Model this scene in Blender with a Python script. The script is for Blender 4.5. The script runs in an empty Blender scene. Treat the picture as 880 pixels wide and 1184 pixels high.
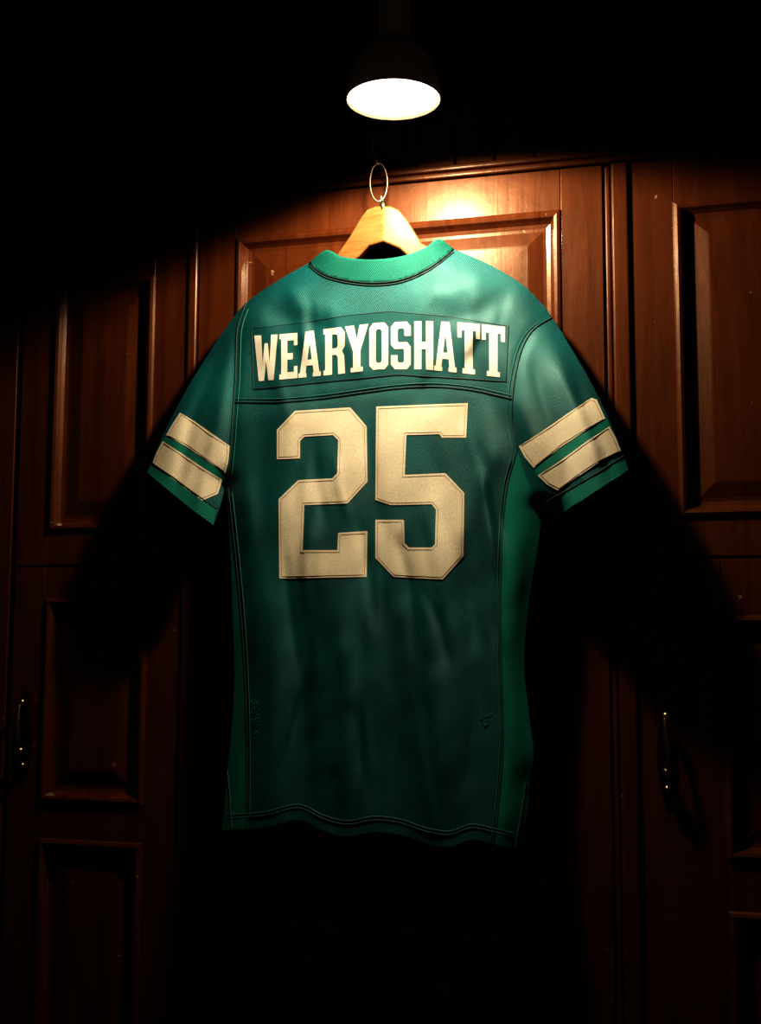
import bpy, bmesh, math, random
import numpy as np
from mathutils import Vector, Matrix
from mathutils.geometry import delaunay_2d_cdt
random.seed(3)
S = bpy.context.scene
try:
    S.view_settings.view_transform = 'Standard'
    S.view_settings.look = 'Medium High Contrast'
except Exception as e:
    print(e)

# ------------------------------------------------------------ camera
W, H, F = 880.0, 1184.0, 1400.0
yaw, pitch, roll = math.radians(15), math.radians(6), 0.004
D = 2.15
C = np.array([D*math.sin(yaw), -D*math.cos(yaw), 1.22])
Fw = np.array([-math.sin(yaw)*math.cos(pitch), math.cos(yaw)*math.cos(pitch), math.sin(pitch)])
R0 = np.array([math.cos(yaw), math.sin(yaw), 0.0])
U0 = np.cross(R0, Fw)
Rr = R0*math.cos(roll)+U0*math.sin(roll)
Ur = -R0*math.sin(roll)+U0*math.cos(roll)
cd = bpy.data.cameras.new('camera'); cam = bpy.data.objects.new('camera', cd)
S.collection.objects.link(cam); S.camera = cam
cd.sensor_fit = 'VERTICAL'; cd.sensor_height = 24.0; cd.lens = 24.0*F/H
m = Matrix(((Rr[0], Ur[0], -Fw[0], C[0]), (Rr[1], Ur[1], -Fw[1], C[1]), (Rr[2], Ur[2], -Fw[2], C[2]), (0, 0, 0, 1)))
cam.matrix_world = m

def survey(px, py, d):
    """reference measurement -> world point standing d metres in front of the wall"""
    px = np.asarray(px, float); py = np.asarray(py, float); d = np.asarray(d, float)
    a = (px-W/2)/F; b = (H/2-py)/F
    r = Fw + a[..., None]*Rr + b[..., None]*Ur
    t = (-d - C[1])/r[..., 1]
    return C + t[..., None]*r
def wx(px, py): return float(survey(px, py, 0.0)[0])
def wz(px, py): return float(survey(px, py, 0.0)[2])

# ------------------------------------------------------------ materials
def newmat(name):
    mt = bpy.data.materials.new(name); mt.use_nodes = True
    nt = mt.node_tree; b = nt.nodes['Principled BSDF']
    return mt, nt, b
def N(nt, t, **kw):
    n = nt.nodes.new(t)
    for k, v in kw.items(): setattr(n, k, v)
    return n
def ramp(nt, stops):
    r = N(nt, 'ShaderNodeValToRGB'); e = r.color_ramp.elements
    while len(e) < len(stops): e.new(0.5)
    for i, (p, c) in enumerate(stops):
        e[i].position = p; e[i].color = (*c, 1)
    return r
def fabric(name, c1, c2, rough=0.6, sheen=0.0, weave=700, bump=0.7, spec=0.4, dist=0.0006, tint=(1, 1, 1)):
    mt, nt, b = newmat(name)
    tc = N(nt, 'ShaderNodeTexCoord')
    n1 = N(nt, 'ShaderNodeTexNoise'); n1.inputs['Scale'].default_value = 9; n1.inputs['Detail'].default_value = 6
    n2 = N(nt, 'ShaderNodeTexNoise'); n2.inputs['Scale'].default_value = 380; n2.inputs['Detail'].default_value = 2
    w1 = N(nt, 'ShaderNodeTexWave', wave_type='BANDS', bands_direction='X'); w1.inputs['Scale'].default_value = weave/6.0; w1.inputs['Distortion'].default_value = 1.0
    w2 = N(nt, 'ShaderNodeTexWave', wave_type='BANDS', bands_direction='Z'); w2.inputs['Scale'].default_value = weave/6.0; w2.inputs['Distortion'].default_value = 1.0
    mpp = N(nt, 'ShaderNodeMapping'); mpp.inputs['Rotation'].default_value = (0, math.radians(32), 0)
    nt.links.new(tc.outputs['Object'], mpp.inputs['Vector'])
    for x in (n1, n2): nt.links.new(tc.outputs['Object'], x.inputs['Vector'])
    for x in (w1, w2): nt.links.new(mpp.outputs[0], x.inputs['Vector'])
    ad = N(nt, 'ShaderNodeMath', operation='MULTIPLY')
    nt.links.new(w1.outputs['Fac'], ad.inputs[0]); nt.links.new(w2.outputs['Fac'], ad.inputs[1])
    mx = N(nt, 'ShaderNodeMath', operation='MULTIPLY_ADD'); mx.inputs[1].default_value = 0.40
    nt.links.new(n2.outputs['Fac'], mx.inputs[0])
    m2 = N(nt, 'ShaderNodeMath', operation='MULTIPLY_ADD'); m2.inputs[1].default_value = 0.45
    m3 = N(nt, 'ShaderNodeMath', operation='MULTIPLY'); m3.inputs[1].default_value = 0.28
    nt.links.new(ad.outputs[0], m3.inputs[0])
    nt.links.new(n1.outputs['Fac'], m2.inputs[0]); nt.links.new(m3.outputs[0], m2.inputs[2]); nt.links.new(m2.outputs[0], mx.inputs[2])
    r = ramp(nt, [(0.36, c1), (0.66, c2)])
    nt.links.new(mx.outputs[0], r.inputs['Fac']); nt.links.new(r.outputs['Color'], b.inputs['Base Color'])
    b.inputs['Roughness'].default_value = rough
    b.inputs['Specular IOR Level'].default_value = spec
    b.inputs['Specular Tint'].default_value = (*tint, 1)
    b.inputs['Sheen Weight'].default_value = sheen
    b.inputs['Sheen Tint'].default_value = (*c2, 1)
    bp = N(nt, 'ShaderNodeBump'); bp.inputs['Strength'].default_value = bump; bp.inputs['Distance'].default_value = dist
    a2 = N(nt, 'ShaderNodeMath', operation='MULTIPLY_ADD'); a2.inputs[1].default_value = 0.8
    nt.links.new(n2.outputs['Fac'], a2.inputs[0]); nt.links.new(ad.outputs[0], a2.inputs[2])
    nt.links.new(a2.outputs[0], bp.inputs['Height']); nt.links.new(bp.outputs['Normal'], b.inputs['Normal'])
    return mt
TT = (0.5, 0.95, 0.9)
TEAL = fabric('teal_mesh_fabric', (0.0005, 0.022, 0.026), (0.0025, 0.096, 0.100), rough=0.42, spec=0.45, bump=0.9, tint=TT)
PLATE = fabric('teal_nameplate_twill', (0.0005, 0.021, 0.025), (0.002, 0.068, 0.071), rough=0.5, spec=0.3, tint=TT)
GREEN = fabric('green_satin_knit', (0.003, 0.10, 0.076), (0.007, 0.18, 0.128), rough=0.4, spec=0.45, bump=0.4, tint=TT)
RIB = fabric('green_rib_knit', (0.003, 0.11, 0.082), (0.010, 0.19, 0.138), rough=0.55, spec=0.3, tint=TT)
COLLAR = fabric('green_collar_knit', (0.002, 0.052, 0.040), (0.005, 0.098, 0.073), rough=0.6, spec=0.2, tint=TT)
CREAM = fabric('cream_twill', (0.54, 0.47, 0.33), (0.84, 0.77, 0.59), rough=0.7, weave=900, bump=0.6)
THREAD = fabric('dark_thread', (0.001, 0.018, 0.018), (0.002, 0.03, 0.03))
THREAD2 = fabric('light_green_thread', (0.01, 0.13, 0.11), (0.02, 0.20, 0.165))
THREAD3 = fabric('tan_thread', (0.20, 0.14, 0.07), (0.32, 0.24, 0.13))
LETTER = fabric('white_letter_twill', (0.44, 0.42, 0.36), (0.58, 0.55, 0.48), rough=0.7, weave=900, bump=0.5)

def wood(name, c1, c2, c3, rough, scale=(14, 14, 1.2), coat=0.25, chips=False, spec=0.3, bump=0.3, tint=(1, 0.66, 0.42)):
    mt, nt, b = newmat(name)
    tc = N(nt, 'ShaderNodeTexCoord'); mp = N(nt, 'ShaderNodeMapping'); mp.inputs['Scale'].default_value = scale
    nt.links.new(tc.outputs['Object'], mp.inputs['Vector'])
    n1 = N(nt, 'ShaderNodeTexNoise'); n1.inputs['Scale'].default_value = 3.0; n1.inputs['Detail'].default_value = 8; n1.inputs['Distortion'].default_value = 0.8
    nt.links.new(mp.outputs[0], n1.inputs['Vector'])
    r = ramp(nt, [(0.28, c1), (0.5, c2), (0.75, c3)])
    nt.links.new(n1.outputs['Fac'], r.inputs['Fac'])
    col = r.outputs['Color']
    if chips:
        n3 = N(nt, 'ShaderNodeTexNoise'); n3.inputs['Scale'].default_value = 40; n3.inputs['Detail'].default_value = 3
        nt.links.new(tc.outputs['Object'], n3.inputs['Vector'])
        r3 = ramp(nt, [(0.735, (0, 0, 0)), (0.75, (1, 1, 1))]); nt.links.new(n3.outputs['Fac'], r3.inputs['Fac'])
        mix = N(nt, 'ShaderNodeMix', data_type='RGBA'); nt.links.new(r3.outputs['Color'], mix.inputs[0])
        nt.links.new(col, mix.inputs[6]); mix.inputs[7].default_value = (0.20, 0.10, 0.05, 1)
        col = mix.outputs[2]
    nt.links.new(col, b.inputs['Base Color'])
    b.inputs['Roughness'].default_value = rough
    b.inputs['Specular IOR Level'].default_value = spec
    b.inputs['Specular Tint'].default_value = (*tint, 1)
    b.inputs['Coat Weight'].default_value = coat; b.inputs['Coat Roughness'].default_value = 0.15
    n4 = N(nt, 'ShaderNodeTexNoise'); n4.inputs['Scale'].default_value = 22; n4.inputs['Detail'].default_value = 5
    nt.links.new(tc.outputs['Object'], n4.inputs['Vector'])
    ad = N(nt, 'ShaderNodeMath', operation='MULTIPLY_ADD'); ad.inputs[1].default_value = 0.6
    nt.links.new(n1.outputs['Fac'], ad.inputs[0]); nt.links.new(n4.outputs['Fac'], ad.inputs[2])
    bp = N(nt, 'ShaderNodeBump'); bp.inputs['Strength'].default_value = bump; bp.inputs['Distance'].default_value = 0.003
    nt.links.new(ad.outputs[0], bp.inputs['Height']); nt.links.new(bp.outputs['Normal'], b.inputs['Normal'])
    return mt
DOOR = wood('varnished_brown_wood', (0.032, 0.0062, 0.0014), (0.047, 0.0102, 0.0022), (0.064, 0.0150, 0.0034), 0.36, chips=True, coat=0.3, spec=0.4)
PLANK = wood('dark_plank_wood', (0.06, 0.016, 0.004), (0.085, 0.024, 0.0065), (0.11, 0.032, 0.009), 0.55)
FLOORM = wood('floor_wood', (0.03, 0.012, 0.006), (0.06, 0.026, 0.012), (0.09, 0.04, 0.02), 0.5, scale=(14, 1.2, 14))
HANGM = wood('honey_beech_wood', (0.115, 0.046, 0.0125), (0.155, 0.065, 0.019), (0.19, 0.085, 0.027), 0.42, scale=(6, 40, 40), bump=0.08)
def simple(name, col, rough, metal=0.0):
    mt, nt, b = newmat(name)
    n = N(nt, 'ShaderNodeTexNoise'); n.inputs['Scale'].default_value = 60
    r = ramp(nt, [(0.3, tuple(c*0.8 for c in col)), (0.7, col)])
    nt.links.new(n.outputs['Fac'], r.inputs['Fac']); nt.links.new(r.outputs['Color'], b.inputs['Base Color'])
    b.inputs['Roughness'].default_value = rough; b.inputs['Metallic'].default_value = metal
    return mt
BLACK = simple('grey_enamel', (0.66, 0.56, 0.44), 0.3)
CORDM = simple('black_rubber', (0.05, 0.045, 0.04), 0.5)
STEEL = simple('dull_steel_wire', (0.15, 0.11, 0.075), 0.4, 1.0)
BRASS = simple('aged_brass', (0.35, 0.24, 0.12), 0.28, 1.0)
STRING = simple('twine', (0.35, 0.24, 0.13), 0.8)
INNER = simple('shade_inner_enamel', (0.8, 0.72, 0.55), 0.5)
CEIL = simple('ceiling_paint', (0.02, 0.015, 0.01), 0.9)
GLOW, nt, b = newmat('glowing_lamp_glass')
b.inputs['Base Color'].default_value = (1, 0.9, 0.7, 1)
b.inputs['Emission Color'].default_value = (1.0, 0.82, 0.55, 1); b.inputs['Emission Strength'].default_value = 5.0

# ------------------------------------------------------------ helpers
def empty(name):
    o = bpy.data.objects.new(name, None); S.collection.objects.link(o); return o
def addobj(name, me, mat, parent=None, smooth=False):
    o = bpy.data.objects.new(name, me); S.collection.objects.link(o)
    if mat: me.materials.append(mat)
    if parent: o.parent = parent
    if smooth:
        for p in me.polygons: p.use_smooth = True
    return o
def box_bm(bm, x0, x1, y0, y1, z0, z1):
    r = bmesh.ops.create_cube(bm, size=1)
    for v in r['verts']:
        v.co = Vector(((x0+x1)/2+v.co.x*(x1-x0), (y0+y1)/2+v.co.y*(y1-y0), (z0+z1)/2+v.co.z*(z1-z0)))
def bmobj(name, bm, mat, parent=None, smooth=False, bevel=0):
    me = bpy.data.meshes.new(name); bm.to_mesh(me); bm.free()
    o = addobj(name, me, mat, parent, smooth)
    if bevel:
        md = o.modifiers.new('bevel', 'BEVEL'); md.width = bevel; md.segments = 3; md.limit_method = 'ANGLE'
    return o
def tube(name, pts, r, mat, parent, cyclic=False):
    cu = bpy.data.curves.new(name, 'CURVE'); cu.dimensions = '3D'; cu.bevel_depth = r; cu.bevel_resolution = 3
    sp = cu.splines.new('POLY'); sp.points.add(len(pts)-1)
    for i, p in enumerate(pts): sp.points[i].co = (p[0], p[1], p[2], 1)
    sp.use_cyclic_u = cyclic
    cu.use_fill_caps = True
    o = bpy.data.objects.new(name, cu); S.collection.objects.link(o); cu.materials.append(mat); o.parent = parent
    return o
def lathe(name, prof, centre, mat, parent, seg=64):
    bm = bmesh.new(); rings = []
    for r, z in prof:
        rings.append([bm.verts.new((centre[0]+r*math.cos(2*math.pi*i/seg), centre[1]+r*math.sin(2*math.pi*i/seg), centre[2]+z)) for i in range(seg)])
    for a, b2 in zip(rings, rings[1:]):
        for i in range(seg):
            bm.faces.new((a[i], a[(i+1) % seg], b2[(i+1) % seg], b2[i]))
    bmesh.ops.remove_doubles(bm, verts=bm.verts, dist=1e-5)
    bmesh.ops.recalc_face_normals(bm, faces=bm.faces)
    return bmobj(name, bm, mat, parent, True)

# ------------------------------------------------------------ room shell
def quadbox(name, x0, x1, y0, y1, z0, z1, mat):
    bm = bmesh.new(); box_bm(bm, x0, x1, y0, y1, z0, z1); return bmobj(name, bm, mat)
XL, XR = -2.6, 2.6
quadbox('floor', XL, XR, -3.6, 0.12, -0.05, 0.0, FLOORM)
quadbox('ceiling', XL, XR, -3.6, 0.12, 2.85, 2.9, CEIL)
quadbox('wall_back', XL, XR, 0.045, 0.12, 0.0, 2.85, PLANK)

ZTOP = wz(600, 200)        # top of doors
ZSEAM = wz(800, 645)       # seam between upper and lower doors
def panel(bm, x0, x1, z0, z1):
    prof = [(0, 0), (0.003, 0.004), (0.008, 0.006), (0.013, 0.004), (0.017, -0.004), (0.021, -0.010), (0.028, -0.012), (0.034, -0.0115), (0.058, -0.005), (0.061, -0.0045)]
    prev = None
    for ins, d in prof:
        q = [bm.verts.new((x0+ins, -d, z0+ins)), bm.verts.new((x1-ins, -d, z0+ins)), bm.verts.new((x1-ins, -d, z1-ins)), bm.verts.new((x0+ins, -d, z1-ins))]
        if prev:
            for i in range(4):
                bm.faces.new((prev[i], prev[(i+1) % 4], q[(i+1) % 4], q[i]))
        prev = q
    bm.faces.new(prev)
def door(name, x0, x1, z0, z1, px0, px1, panels):
    root = empty(name)
    bm = bmesh.new(); g = 0.0
    box_bm(bm, x0, px0, 0.0, 0.044, z0, z1)
    box_bm(bm, px1, x1, 0.0, 0.044, z0, z1)
    zs = [z0]
    for a, b3 in panels: zs += [a, b3]
    zs.append(z1)
    for i in range(0, len(zs), 2):
        box_bm(bm, px0+0.0006, px1-0.0006, 0.0, 0.044, zs[i], zs[i+1])
    bmobj('frame', bm, DOOR, root, bevel=0.0012)
    bm = bmesh.new()
    for a, b3 in panels: panel(bm, px0-0.001, px1+0.001, a-0.001, b3+0.001)
    bmesh.ops.recalc_face_normals(bm, faces=bm.faces)
    bmobj('raised_panels', bm, DOOR, root)
    return root
gp = 0.0025
cxl, cxr = wx(229, 400), wx(699, 400)
cpl, cpr = wx(272, 380), wx(650, 380)
door('door_1', cxl, cxr, ZSEAM+gp, ZTOP, cpl, cpr, [(ZSEAM+0.085, wz(600, 247))])
door('door_2', cxl, cxr, 0.09, ZSEAM-gp, cpl+0.0, wx(657, 850), [(0.2, wz(600, 1040)-0.04), (wz(600, 1040)+0.03, ZSEAM-0.06)])
lxr, lxl = wx(214, 480), wx(24, 480)
lpl, lpr = wx(60, 480), wx(176, 480)
door('door_3', lxl, lxr, ZSEAM+gp, ZTOP, lpl, lpr, [(wz(120, 614), wz(120, 322))])
door('door_4', lxl, lxr, 0.09, ZSEAM-gp, lpl, lpr, [(0.2, wz(120, 973)), (wz(120, 930), wz(120, 692))])
rxl = wx(733, 480); rpl = wx(782, 420); rpr = rpl+0.33; rxr = rpr+0.075
door('door_5', rxl, rxr, ZSEAM+gp, ZTOP, rpl, rpr, [(wz(800, 598), wz(790, 233))])
door('door_6', rxl, rxr, 0.09, ZSEAM-gp, wx(838, 850), rpr, [(0.2, wz(860, 1055)), (wz(860, 995), wz(860, 712))])
door('door_7', lxl-0.50, lxl-0.012, 0.09, ZTOP, lxl-0.43, lxl-0.08, [(0.2, ZSEAM-0.06), (ZSEAM+0.06, ZTOP-0.09)])
door('door_8', rxr+0.012, rxr+0.5, 0.09, ZTOP, rxr+0.08, rxr+0.43, [(0.2, ZSEAM-0.06), (ZSEAM+0.06, ZTOP-0.09)])
k = 1
def trim(x0, x1, y0, z0, z1):
    global k
    bm = bmesh.new(); box_bm(bm, x0, x1, y0, 0.044, z0, z1)
    bmobj('trim_%d' % k, bm, DOOR, None, bevel=0.004); k += 1
trim(lxr+0.003, cxl-0.003, -0.006, 0.09, ZTOP)
trim(cxr+0.003, wx(709, 400)-0.001, 0.004, 0.09, ZTOP)
trim(wx(709, 400)+0.001, rxl-0.003, -0.008, 0.09, ZTOP)
trim(XL, XR, -0.005, ZTOP+0.003, ZTOP+0.014)
trim(XL, XR, -0.009, ZTOP+0.0145, ZTOP+0.026)
bm = bmesh.new(); box_bm(bm, XL, XR, -0.004, 0.044, 0.0, 0.088); bmobj('baseboard_back', bm, DOOR, None, bevel=0.004)
bm = bmesh.new(); x = XL; i = 0
while x < XR-0.01:
    w = min(0.072, XR-x)
    box_bm(bm, x+0.0015, x+w-0.0015, 0.006, 0.044, ZTOP+0.027, 2.849); x += w
bmobj('wall_cladding_boards', bm, PLANK, None, bevel=0.003)

# ------------------------------------------------------------ jersey surface
def seg_dist(px, py, chain, want_u=False):
    best = np.full(px.shape, 1e9); bu = np.zeros(px.shape)
    lens = [math.hypot(b[0]-a[0], b[1]-a[1]) for a, b in zip(chain, chain[1:])]
    tot = sum(lens)+1e-9; acc = 0.0
    for ((x0, y0), (x1, y1)), ln in zip(zip(chain, chain[1:]), lens):
        dx, dy = x1-x0, y1-y0; L = dx*dx+dy*dy+1e-9
        t = np.clip(((px-x0)*dx+(py-y0)*dy)/L, 0, 1)
        d = np.hypot(px-(x0+t*dx), py-(y0+t*dy))
        if want_u: bu = np.where(d < best, (acc+t*ln)/tot, bu)
        best = np.minimum(best, d); acc += ln
    return (best, bu) if want_u else best
def catmull(pts, n=6):
    out = []
    P = [pts[0]]+list(pts)+[pts[-1]]
    for i in range(1, len(P)-2):
        p0, p1, p2, p3 = [np.array(q, float) for q in P[i-1:i+3]]
        for j in range(n):
            t = j/n
            out.append(tuple(0.5*((2*p1)+(-p0+p2)*t+(2*p0-5*p1+4*p2-p3)*t*t+(-p0+3*p1-3*p2+p3)*t**3)))
    out.append(tuple(pts[-1])); return out
left_top = catmull([(357, 304), (322, 324), (285, 350), (262, 378), (240, 411), (216, 450), (196, 488), (181, 520), (170, 546)])
left_cuff = catmull([(170, 546), (195, 567), (222, 589), (247, 607)])
left_under = [(247, 607), (255, 584), (261, 562)]
left_side = catmull([(261, 562), (264, 600), (267, 650), (269, 710), (271, 780), (268, 840), (263, 890), (260, 925), (257, 960)])
hem = catmull([(257, 960), (280, 959), (310, 956), (345, 948), (375, 961), (402, 967), (432, 962), (462, 965), (492, 975), (520, 979), (545, 971), (572, 976), (601, 983)])
right_side = catmull([(601, 983), (609, 945), (612, 908), (617, 872), (611, 820), (606, 765), (611, 700), (620, 645), (625, 608), (627, 592)])
right_under = [(627, 592), (634, 594), (643, 597)]
right_cuff = catmull([(643, 597), (672, 579), (700, 561), (727, 543)])
right_top = catmull([(727, 543), (715, 510), (700, 476), (684, 443), (662, 405), (639, 368), (622, 346), (600, 326), (562, 304), (525, 288)])
neck_top = catmull([(525, 288), (507, 276), (492, 286), (465, 296), (430, 300), (397, 297), (377, 289), (357, 304)], 5)
outline = left_top+left_cuff[1:]+left_under[1:]+left_side[1:]+hem[1:]+right_side[1:]+right_under[1:]+right_cuff[1:]+right_top[1:]+neck_top[1:-1]
closed_chains = [left_top, left_under+left_side, right_side+right_under, right_top]
yoke = catmull([(272, 465), (320, 465), (370, 461), (420, 454), (460, 449), (500, 447), (545, 451), (592, 461)])
larm = catmull([(285, 350), (275, 378), (273, 410), (272, 440), (269, 480), (266, 520), (262, 558)])
rarm = catmull([(638, 367), (616, 382), (602, 408), (594, 448), (592, 488), (598, 520)])
rslv = catmull([(598, 520), (606, 545), (617, 572), (627, 591)])
lsid = catmull([(263, 556), (269, 610), (276, 680), (282, 760), (285, 850), (285, 958)])
rsid = catmull([(598, 522), (587, 560), (581, 620), (579, 700), (580, 780), (582, 860), (577, 930), (571, 976)])
seams = [(larm, -0.004, 7), (rarm, -0.004, 7), (yoke, -0.0012, 5), (lsid, -0.002, 6), (rsid, -0.0025, 6)]
folds = [
 ([(348, 640), (352, 800), (340, 1000)], -0.009, 19), ([(310, 660), (318, 820), (312, 1000)], 0.006, 16),
 ([(395, 620), (402, 820), (398, 1000)], 0.007, 20), ([(455, 620), (448, 820), (455, 1010)], -0.007, 17),
 ([(500, 520), (505, 740), (500, 1020)], 0.010, 18), ([(545, 520), (550, 720), (545, 1010)], -0.007, 15),
 ([(430, 430), (428, 600), (430, 730)], -0.004, 14), ([(556, 440), (566, 540), (560, 680)], 0.005, 13),
 ([(300, 440), (303, 560), (300, 700)], -0.004, 15),
 ([(603, 600), (596, 740), (602, 900)], 0.004, 10),
 ([(290, 335), (330, 372), (400, 382)], -0.005, 12), ([(600, 325), (560, 360), (500, 374)], -0.005, 12),
 ([(320, 322), (350, 352), (400, 362)], 0.003, 10), ([(572, 312), (540, 336), (490, 350)], 0.003, 10),
 ([(262, 390), (240, 440), (222, 485), (200, 590)], -0.005, 9), ([(250, 385), (222, 440), (180, 550)], 0.004, 9), ([(265, 420), (252, 490), (222, 620)], 0.005, 9),
 ([(612, 390), (625, 450), (650, 520), (670, 600)], -0.007, 10), ([(635, 380), (655, 440), (680, 500), (705, 580)], 0.007, 12), ([(655, 410), (676, 470), (716, 570)], -0.005, 9), ([(600, 450), (618, 520), (650, 620)], 0.004, 9),
 ([(590, 480), (540, 600), (510, 700)], 0.004, 13), ([(270, 520), (300, 640), (315, 750)], 0.004, 15),
]
rnd = random.Random(11)
for _ in range(50):      # soft drapery creases of the lower body
    x = rnd.uniform(300, 575); y = rnd.uniform(480, 880); L = rnd.uniform(90, 210); t = rnd.uniform(-.3, .3)+(x-440)/900
    folds.append(([(x, y), (x+t*L*.5+rnd.uniform(-5, 5), y+L*.5), (x+t*L, y+L)], rnd.choice((-1, 1))*rnd.uniform(.0018, .0038), rnd.uniform(5.5, 9.5)))
for _ in range(24):      # creases hanging off the shoulders
    sd = rnd.choice((0, 1)); x = rnd.uniform(290, 380) if sd == 0 else rnd.uniform(500, 600); y = rnd.uniform(305, 420); L = rnd.uniform(40, 110)
    t = rnd.uniform(.1, .9)*(1 if sd == 0 else -1)
    folds.append(([(x, y), (x+t*L*.5, y+L*.5), (x+t*L*.8, y+L)], rnd.choice((-1, 1))*rnd.uniform(.0015, .0032), rnd.uniform(6, 10)))
EDGE = 0.052
def infl(px, py):
    d = np.full(px.shape, 1e9)
    for c in closed_chains: d = np.minimum(d, seg_dist(px, py, c))
    t = np.clip(d/105.0, 0, 1)
    return 0.6*np.sin(t*math.pi/2)+0.4*np.sin(np.clip(d/30.0, 0, 1)*math.pi/2)
def smooth(t):
    t = np.clip(t, 0, 1); return t*t*(3-2*t)
def lean(px, py):
    q = np.clip((py-330)/650.0, 0, 1)
    body = 0.030*q+0.030*q*q
    s = (px-598)*0.92-(py-520)*0.39
    right = smooth((py-360)/130.0)*(0.018*smooth((s+10)/40.0)+0.024*smooth(s/100.0))   # right sleeve swings out
    s2 = -(px-262)*0.97-(py-560)*0.25
    left = smooth((py-380)/120.0)*(0.004*smooth((s2+3)/22.0)+0.012*smooth(s2/90.0))
    return body+right+left
def surf(px, py):
    px = np.asarray(px, float); py = np.asarray(py, float)
    f = infl(px, py); fo = np.zeros(px.shape)
    for ch, a, w in seams:
        d, u = seg_dist(px, py, ch, True)
        fo += a*np.exp(-(d/w)**2)*(0.25+0.75*smooth(np.minimum(u, 1-u)/0.25))
    for ch, a, w in folds:
        d, u = seg_dist(px, py, ch, True)
        fo += a*np.exp(-(d/w)**2)*smooth(np.minimum(u, 1-u)/0.3)
    fo += 0.0008*np.sin(px/17.0+np.sin(py/60.0)*2)*np.clip((py-600)/200, 0, 1)
    fo += 0.0005*np.sin(px/9.0+py/23.0)*np.sin(py/13.0-px/31.0)
    hemz = np.clip((py-880)/90, 0, 1)
    fo += 0.003*hemz*np.sin(px/21.0)
    return EDGE+lean(px, py)+0.028*f+fo*np.clip(f*1.6, 0, 1)
def far_surf(px, py):
    px = np.asarray(px, float); py = np.asarray(py, float)
    return EDGE+lean(px, py)-0.024*infl(px, py)
def inside(px, py, poly):
    r = np.zeros(px.shape, bool); n = len(poly)
    for i in range(n):
        x0, y0 = poly[i]; x1, y1 = poly[(i+1) % n]
        if y0 == y1: continue
        c = ((y0 > py) != (y1 > py)) & (px < (x1-x0)*(py-y0)/(y1-y0)+x0)
        r ^= c
    return r
def patch(name, poly, step, fn, off, mat, parent, solid=0.0):
    pts = []
    n = len(poly)
    for i in range(n):
        x0, y0 = poly[i]; x1, y1 = poly[(i+1) % n]
        L = math.hypot(x1-x0, y1-y0); kk = max(1, int(L/step+0.5))
        for j in range(kk): pts.append((x0+(x1-x0)*j/kk, y0+(y1-y0)*j/kk))
    nb = len(pts)
    a = np.array(poly); gx, gy = np.meshgrid(np.arange(a[:, 0].min(), a[:, 0].max(), step), np.arange(a[:, 1].min(), a[:, 1].max(), step*0.87))
    gx = gx + (np.arange(gx.shape[0]) % 2)[:, None]*step*0.5
    gx = gx.ravel(); gy = gy.ravel()
    ok = inside(gx, gy, poly) & (seg_dist(gx, gy, list(poly)+[poly[0]]) > step*0.45)
    pts += list(zip(gx[ok], gy[ok]))
    res = delaunay_2d_cdt([Vector((p[0], -p[1])) for p in pts], [(i, (i+1) % nb) for i in range(nb)], [], 1, 1e-4)
    vs = np.array([(v.x, -v.y) for v in res[0]])
    wpt = survey(vs[:, 0], vs[:, 1], fn(vs[:, 0], vs[:, 1])+off)
    me = bpy.data.meshes.new(name)
    faces = [tuple(f) for f in res[2]]
    me.from_pydata([tuple(p) for p in wpt], [], faces); me.update()
    if sum(p.normal.y*p.area for p in me.polygons) > 0: me.flip_normals()
    o = addobj(name, me, mat, parent, True)
    if solid:
        md = o.modifiers.new('thickness', 'SOLIDIFY'); md.thickness = solid; md.offset = -1
    return o
def stitch(name, chain, off, r, mat, parent, cyclic=False):
    pts = []
    for (x0, y0), (x1, y1) in zip(chain, chain[1:]+([chain[0]] if cyclic else [])):
        L = math.hypot(x1-x0, y1-y0); kk = max(1, int(L/4))
        for j in range(kk): pts.append((x0+(x1-x0)*j/kk, y0+(y1-y0)*j/kk))
    if not cyclic: pts.append(chain[-1])
    a = np.array(pts)
    return tube(name, survey(a[:, 0], a[:, 1], surf(a[:, 0], a[:, 1])+off), r, mat, parent, cyclic)
def shift(chain, dx, dy): return [(x+dx, y+dy) for x, y in chain]

J = empty('football_jersey')
patch('back_body', outline, 3, surf, 0, TEAL, J)
front_neck = catmull([(525, 288), (515, 330), (480, 372), (440, 385), (400, 375), (365, 340), (357, 304)], 5)
far_outline = outline[:len(outline)-len(neck_top)+2]+front_neck[1:-1]
patch('front_body', far_outline, 9, far_surf, 0, TEAL, J)
clow = catmull([(357, 304), (373, 316), (396, 323), (430, 327), (465, 323), (497, 309), (525, 288)], 5)
patch('collar_rib', clow+neck_top[1:-1], 3, surf, 0.0025, COLLAR, J, 0.003)
stitch('collar_seam', shift(clow, 0, 3), 0.001, 0.0012, THREAD, J)
stitch('collar_seam_top', clow[1:-1], 0.003, 0.0008, THREAD, J)
patch('side_panel_r', rsid[::-1]+rslv[1:]+right_side[::-1][1:], 3, surf, 0.0009, GREEN, J)
patch('side_panel_l', lsid+[(270, 959)]+left_side[::-1][:-1], 3, surf, 0.0009, GREEN, J)
lc_in = [(250, 588), (225, 570), (200, 552), (176, 535)]
patch('cuff_l', left_cuff+lc_in, 3, surf, 0.0012, RIB, J, 0.0)
rc_in = [(721, 527), (695, 544), (665, 562), (640, 575), (628, 583)]
patch('cuff_r', right_cuff+rc_in+[(634, 594)], 3, surf, 0.0012, RIB, J, 0.0)
stitch('cuff_seam_l', lc_in, 0.0014, 0.0007, THREAD, J)
stitch('cuff_seam_r', rc_in, 0.0014, 0.0007, THREAD, J)
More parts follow.
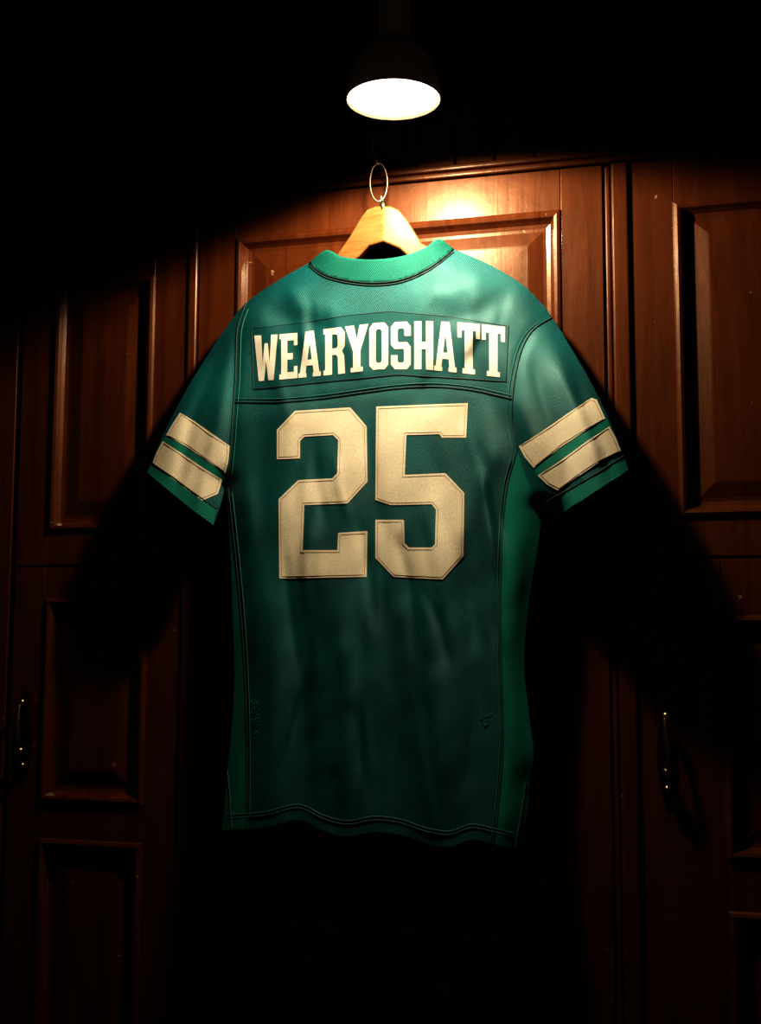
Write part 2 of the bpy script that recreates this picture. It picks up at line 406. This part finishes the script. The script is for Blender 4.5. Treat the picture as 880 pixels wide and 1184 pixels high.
# green ground the stripes are sewn on
patch('stripe_gap_l', [(193, 500), (215, 513), (240, 530), (260, 545), (262, 559), (235, 544), (210, 527), (187, 512)], 3, surf, 0.0008, RIB, J)
patch('stripe_gap_r', [(617, 538), (650, 513), (680, 493), (700, 482), (707, 495), (680, 512), (650, 534), (622, 553)], 3, surf, 0.0008, RIB, J)
def stripe(nm, poly):
    patch(nm, poly, 3, surf, 0.0013, CREAM, J)
    a = np.array(poly); c = a.mean(0)
    inn = [tuple(p+(c-p)/np.linalg.norm(c-p)*3.0) for p in a]
    stitch(nm+'_stitch', inn, 0.0013, 0.0005, THREAD3, J, True)
stripe('stripe_l1', [(208, 477), (225, 487), (245, 501), (266, 516), (265, 530), (261, 547), (240, 533), (215, 516), (192, 503), (200, 489)])
stripe('stripe_l2', [(188, 510), (210, 524), (235, 541), (257, 555), (252, 571), (234, 579), (218, 567), (196, 551), (176, 536), (181, 523)])
stripe('stripe_r1', [(600, 516), (625, 500), (655, 479), (684, 460), (690, 462), (700, 484), (680, 496), (650, 516), (617, 541), (607, 529)])
stripe('stripe_r2', [(622, 550), (650, 531), (680, 509), (705, 493), (712, 506), (718, 521), (695, 533), (668, 551), (645, 567), (632, 560)])
plate = [(291, 380), (350, 373), (400, 365), (450, 360), (520, 366), (588, 377), (585, 441), (540, 438), (460, 433), (380, 441), (293, 450)]
patch('nameplate', plate, 3, surf, 0.0006, PLATE, J)
stitch('nameplate_stitch', plate, 0.0006, 0.0008, THREAD, J, True)
for nm, ch in (('yoke_seam', yoke), ('armhole_seam_l', larm), ('armhole_seam_r', rarm), ('side_seam_l', lsid), ('side_seam_r', rsid)):
    stitch(nm, ch, 0.0008, 0.0010, THREAD, J)
stitch('yoke_topstitch', shift(yoke, 0, -4), 0.0006, 0.0006, THREAD2, J)
stitch('armhole_topstitch_l', shift(larm[2:-2], 5, 0), 0.0006, 0.0006, THREAD2, J)
stitch('armhole_topstitch_r', shift(rarm[3:-1], -5, 0), 0.0006, 0.0006, THREAD2, J)
stitch('side_topstitch_l', shift(lsid[2:-1], 4, 0), 0.0006, 0.0006, THREAD2, J)
stitch('side_topstitch_r', shift(rsid[2:-1], -4, 0), 0.0006, 0.0006, THREAD2, J)
hs = [(x, y-18) for x, y in hem[2:-2]]
stitch('hem_stitch', hs, 0.0008, 0.0007, THREAD2, J)
stitch('hem_stitch_2', shift(hs, 0, 4), 0.0008, 0.0006, THREAD2, J)
stitch('vent_stitch_l', [(263, 890), (266, 925), (268, 957)], 0.0015, 0.0007, THREAD2, J)
stitch('vent_stitch_r', [(608, 905), (602, 945), (596, 978)], 0.0015, 0.0008, THREAD2, J)
two = [(320, 497), (341, 475), (405, 471), (424, 493), (425, 557), (402, 582), (352, 584), (350, 636), (390, 636), (391, 616), (425, 614), (424, 667), (323, 669), (322, 577), (345, 555), (384, 553), (390, 547), (391, 509), (385, 503), (352, 505), (347, 510), (347, 530), (320, 531)]
five = [(435, 470), (541, 466), (539, 506), (511, 506), (508, 502), (470, 503), (468, 549), (515, 547), (537, 570), (536, 643), (512, 670), (455, 667), (434, 645), (434, 601), (467, 601), (468, 628), (473, 633), (499, 633), (503, 629), (504, 589), (499, 583), (452, 584), (434, 578)]
def inset(poly, d):
    n = len(poly); a = np.array(poly, float); out = []
    area = sum(a[i][0]*a[(i+1) % n][1]-a[(i+1) % n][0]*a[i][1] for i in range(n)); sgn = 1 if area > 0 else -1
    for i in range(n):
        e1 = a[i]-a[i-1]; e2 = a[(i+1) % n]-a[i]
        e1 /= np.linalg.norm(e1); e2 /= np.linalg.norm(e2)
        n1 = sgn*np.array([-e1[1], e1[0]]); n2 = sgn*np.array([-e2[1], e2[0]])
        b_ = n1+n2; b_ /= max(np.linalg.norm(b_), 1e-6)
        out.append(tuple(a[i]+b_*d/max(0.5, float(b_@n1))))
    return out
for nm, pg in (('number_2', two), ('number_5', five)):
    patch(nm, pg, 3, surf, 0.0009, CREAM, J)
    stitch(nm+'_stitch', inset(pg, 2.5), 0.0009, 0.0005, THREAD3, J, True)
G = {}
G['W'] = [[(0, 1), (.30, 1), (.36, .38), (.44, .82), (.58, .82), (.66, .38), (.72, 1), (1, 1), (.83, 0), (.60, 0), (.51, .42), (.42, 0), (.19, 0)]]
G['E'] = [[(0, 0), (1, 0), (1, .27), (.8, .27), (.8, .15), (.44, .15), (.44, .43), (.74, .43), (.74, .57), (.44, .57), (.44, .85), (.8, .85), (.8, .73), (1, .73), (1, 1), (0, 1), (0, .89), (.1, .89), (.1, .11), (0, .11)]]
a1 = [(0, 0), (.36, 0), (.36, .09), (.32, .09), (.36, .25), (.5, .25), (.5, .38), (.40, .38), (.5, .78), (.5, 1), (.32, 1), (.07, .1), (0, .1)]
G['A'] = [a1, [(1-x, y) for x, y in a1][::-1]]
G['R'] = [[(0, 0), (.40, 0), (.40, 1), (0, 1), (0, .89), (.08, .89), (.08, .11), (0, .11)],
          [(.40, 1), (.8, 1), (.98, .89), (.98, .58), (.86, .49), (.96, .38), (1, 0), (.68, 0), (.66, .36), (.58, .42), (.40, .42), (.40, .56), (.6, .56), (.66, .61), (.66, .81), (.6, .86), (.40, .86)]]
G['Y'] = [[(0, 1), (.38, 1), (.5, .70), (.62, 1), (1, 1), (.66, .45), (.66, .1), (.76, .1), (.76, 0), (.24, 0), (.24, .1), (.34, .1), (.34, .45)]]
o1 = [(.5, 0), (.2, 0), (0, .1), (0, .9), (.2, 1), (.5, 1), (.5, .86), (.4, .86), (.34, .8), (.34, .2), (.4, .14), (.5, .14)]
G['O'] = [o1, [(1-x, y) for x, y in o1][::-1]]
G['S'] = [[(0, .3), (0, .1), (.2, 0), (.8, 0), (1, .1), (1, .47), (.82, .57), (.38, .57), (.34, .6), (.34, .82), (.4, .86), (.62, .86), (.68, .82), (.68, .7), (1, .7), (1, .9), (.8, 1), (.2, 1), (0, .9), (0, .52), (.18, .43), (.62, .43), (.66, .4), (.66, .18), (.6, .14), (.4, .14), (.34, .18), (.34, .3)]]
G['H'] = [[(0, 0), (.38, 0), (.38, .42), (.62, .42), (.62, 0), (1, 0), (1, 1), (.62, 1), (.62, .57), (.38, .57), (.38, 1), (0, 1)]]
G['T'] = [[(.22, 0), (.78, 0), (.78, .1), (.68, .1), (.68, .85), (.82, .85), (.82, .7), (1, .7), (1, 1), (0, 1), (0, .7), (.18, .7), (.18, .85), (.32, .85), (.32, .1), (.22, .1)]]
spans = [('W', 294, 321), ('E', 323, 344), ('A', 345, 371), ('R', 374, 399), ('Y', 399, 426), ('O', 427, 449), ('S', 452, 475), ('H', 479, 501), ('A', 502, 528), ('T', 529, 555), ('T', 557, 584)]
tx = [295, 335, 387, 438, 490, 540, 585]; ty = [388, 386, 379, 373, 371, 373, 378]; by = [441, 438, 433, 427, 427, 432, 437]
for i, (ch, x0, x1) in enumerate(spans):
    for j, pg in enumerate(G[ch]):
        q = []
        for u, v in pg:
            X = x0+u*(x1-x0); q.append((X, np.interp(X, tx, by)*(1-v)+np.interp(X, tx, ty)*v))
        patch('letter_%s_%d_%d' % (ch, i, j), q, 3, surf, 0.0015, LETTER, J)
bm = bmesh.new()
for cx, cy, n, sx, sy in ((295, 828, 30, 4, 26), (562, 832, 40, 8, 12)):
    for _ in range(n):
        px = cx+random.gauss(0, sx*.6); py = cy+random.gauss(0, sy*.6)
        p = survey(px, py, float(surf(np.array([px]), np.array([py]))[0])+0.0006)
        bmesh.ops.create_icosphere(bm, subdivisions=1, radius=random.uniform(.0007, .0013), matrix=Matrix.Translation(Vector(p)))
bmobj('worn_thread_pulls', bm, THREAD2, J)

# ------------------------------------------------------------ hanger
HG = empty('clothes_hanger')
hp = [(340, 331), (372, 308), (388, 296), (404, 273), (417, 251), (424, 242), (434, 238), (452, 238), (461, 242), (471, 254), (488, 281), (510, 292), (560, 315), (556, 330), (505, 312), (476, 300), (462, 287), (443, 279), (426, 284), (414, 297), (385, 318), (352, 342)]
HD = 0.050
def hf(px, py): return HD+0.016-0.00025*np.abs(np.asarray(px, float)-443)
ho = patch('wooden_arms', hp, 5, hf, 0, HANGM, HG, 0.016)
for p in ho.data.polygons: p.use_smooth = False
md = ho.modifiers.new('bevel', 'BEVEL'); md.width = 0.0035; md.segments = 3; md.limit_method = 'ANGLE'; md.angle_limit = math.radians(45)
hk = [(443, 240), (443, 232), (441, 226)]
loop = [(438+10*math.sin(t), 211-22*math.cos(t)) for t in np.linspace(math.pi*0.92, math.pi*0.92+2*math.pi, 36)]
pts = [tuple(survey(x, y, 0.060)) for x, y in hk]+[tuple(survey(x, y, 0.060+0.004*math.sin(i/6))) for i, (x, y) in enumerate(loop)]
tube('wire_hook', pts, 0.0018, STEEL, HG)
lp = survey(443, 238, 0.060)
lathe('hook_ferrule', [(0.0, 0.010), (0.005, 0.008), (0.006, 0.0), (0.006, -0.008), (0, -0.008)], lp, STEEL, HG, 20)
st = [(438, 190), (434, 184), (431, 172), (432, 155), (431, 135), (431, 118)]
std = [0.060, 0.058, 0.055, 0.05, 0.04, 0.03]
tube('hanging_cord', [tuple(survey(x, y, d)) for (x, y), d in zip(catmull(st), np.interp(np.arange(len(catmull(st)))/6, range(6), std))], 0.0015, STRING, HG)
nz = survey(431, 118, 0.03)
nail = tube('nail', [(nz[0], 0.02, nz[2]-0.004), (nz[0], -0.036, nz[2]+0.001)], 0.0022, STEEL, HG)

# ------------------------------------------------------------ pendant lamp
PL = empty('pendant_lamp')
LC = survey(455, 116, 0.28)
rad = 52.0/F*np.linalg.norm(LC-C)
print('lamp', LC, rad)
prof = [(rad*0.985, 0.0), (rad*1.0, 0.003), (rad*0.985, 0.016), (rad*0.93, 0.035), (rad*0.80, 0.062), (rad*0.62, 0.082), (rad*0.42, 0.095), (rad*0.35, 0.101), (rad*0.33, 0.106), (rad*0.33, 0.165), (rad*0.27, 0.175), (rad*0.12, 0.185), (0.008, 0.20), (0.0, 0.20)]
lathe('metal_shade', prof, LC, BLACK, PL)
inn = [(rad*0.985, 0.0), (rad*0.96, 0.003), (rad*0.95, 0.014), (rad*0.88, 0.033), (rad*0.7, 0.06), (rad*0.3, 0.09), (0, 0.092)]
lathe('shade_inside', inn, LC, INNER, PL)
lathe('frosted_bulb_glass', [(0, -0.001), (rad*0.3, -0.0005), (rad*0.6, 0.001), (rad*0.85, 0.003), (rad*0.945, 0.006), (rad*0.945, 0.010), (0, 0.012)], LC, GLOW, PL)
tube('cord', [(LC[0], LC[1], LC[2]+0.19), (LC[0], LC[1], 2.84)], 0.004, CORDM, PL)
lathe('ceiling_canopy', [(0.0, -0.035), (0.02, -0.034), (0.045, -0.015), (0.05, 0.0), (0, 0.0)], (LC[0], LC[1], 2.85), BLACK, PL, 40)
ld = bpy.data.lights.new('lamp_beam', 'SPOT'); lo = bpy.data.objects.new('lamp_beam', ld); S.collection.objects.link(lo)
lo.location = (LC[0], LC[1], LC[2]-0.03); lo.parent = PL
dirv = Vector((0.08, 0.36, -1)); lo.rotation_euler = dirv.to_track_quat('-Z', 'Y').to_euler()
ld.spot_size = math.radians(152); ld.spot_blend = 0.22; ld.shadow_soft_size = 0.022
ld.color = (1.0, 0.80, 0.54); ld.energy = 36

# ------------------------------------------------------------ door handles
BRONZE = simple('dark_bronze', (0.05, 0.03, 0.018), 0.35, 1.0)
def handle(name, px, py):
    root = empty(name)
    p = survey(px, py, 0.0); x, z = p[0], p[2]
    bm = bmesh.new()
    n = 40; ring = []
    for lvl, (s, y) in enumerate(((1.0, 0.0), (1.0, -0.003), (0.8, -0.006))):
        ring.append([bm.verts.new((x+0.012*s*math.cos(a)*(1+0.25*math.cos(2*a)**2), y, z-0.02+0.085*s*math.sin(a))) for a in [2*math.pi*i/n for i in range(n)]])
    for a, b5 in zip(ring, ring[1:]):
        for i in range(n): bm.faces.new((a[i], a[(i+1) % n], b5[(i+1) % n], b5[i]))
    bm.faces.new(ring[-1]); bmesh.ops.recalc_face_normals(bm, faces=bm.faces)
    bmobj('escutcheon', bm, BRONZE, root)
    bow = catmull([(0, -0.004, 0.04), (0, -0.022, 0.043), (0.001, -0.03, 0.02), (0.003, -0.032, -0.005), (0.003, -0.028, -0.035), (0.002, -0.022, -0.045), (0.002, -0.004, -0.045)])
    tube('pull_bow', [(x+a, b6, z+c) for a, b6, c in bow], 0.004, BRASS, root)
    for dz, yy, r in ((0.043, -0.021, 0.008), (-0.047, -0.022, 0.009), (-0.075, -0.012, 0.007)):
        bm = bmesh.new(); bmesh.ops.create_uvsphere(bm, u_segments=24, v_segments=14, radius=r, matrix=Matrix.Translation((x+0.002, yy, z+dz)))
        bmobj('knob', bm, BRASS, root, True)
handle('door_handle', 770, 858)
handle('door_handle', 30, 838)

# ------------------------------------------------------------ world
w = bpy.data.worlds.new('dark_room'); S.world = w; w.use_nodes = True
w.node_tree.nodes['Background'].inputs['Color'].default_value = (1.0, 0.75, 0.5, 1)
w.node_tree.nodes['Background'].inputs['Strength'].default_value = 0.016
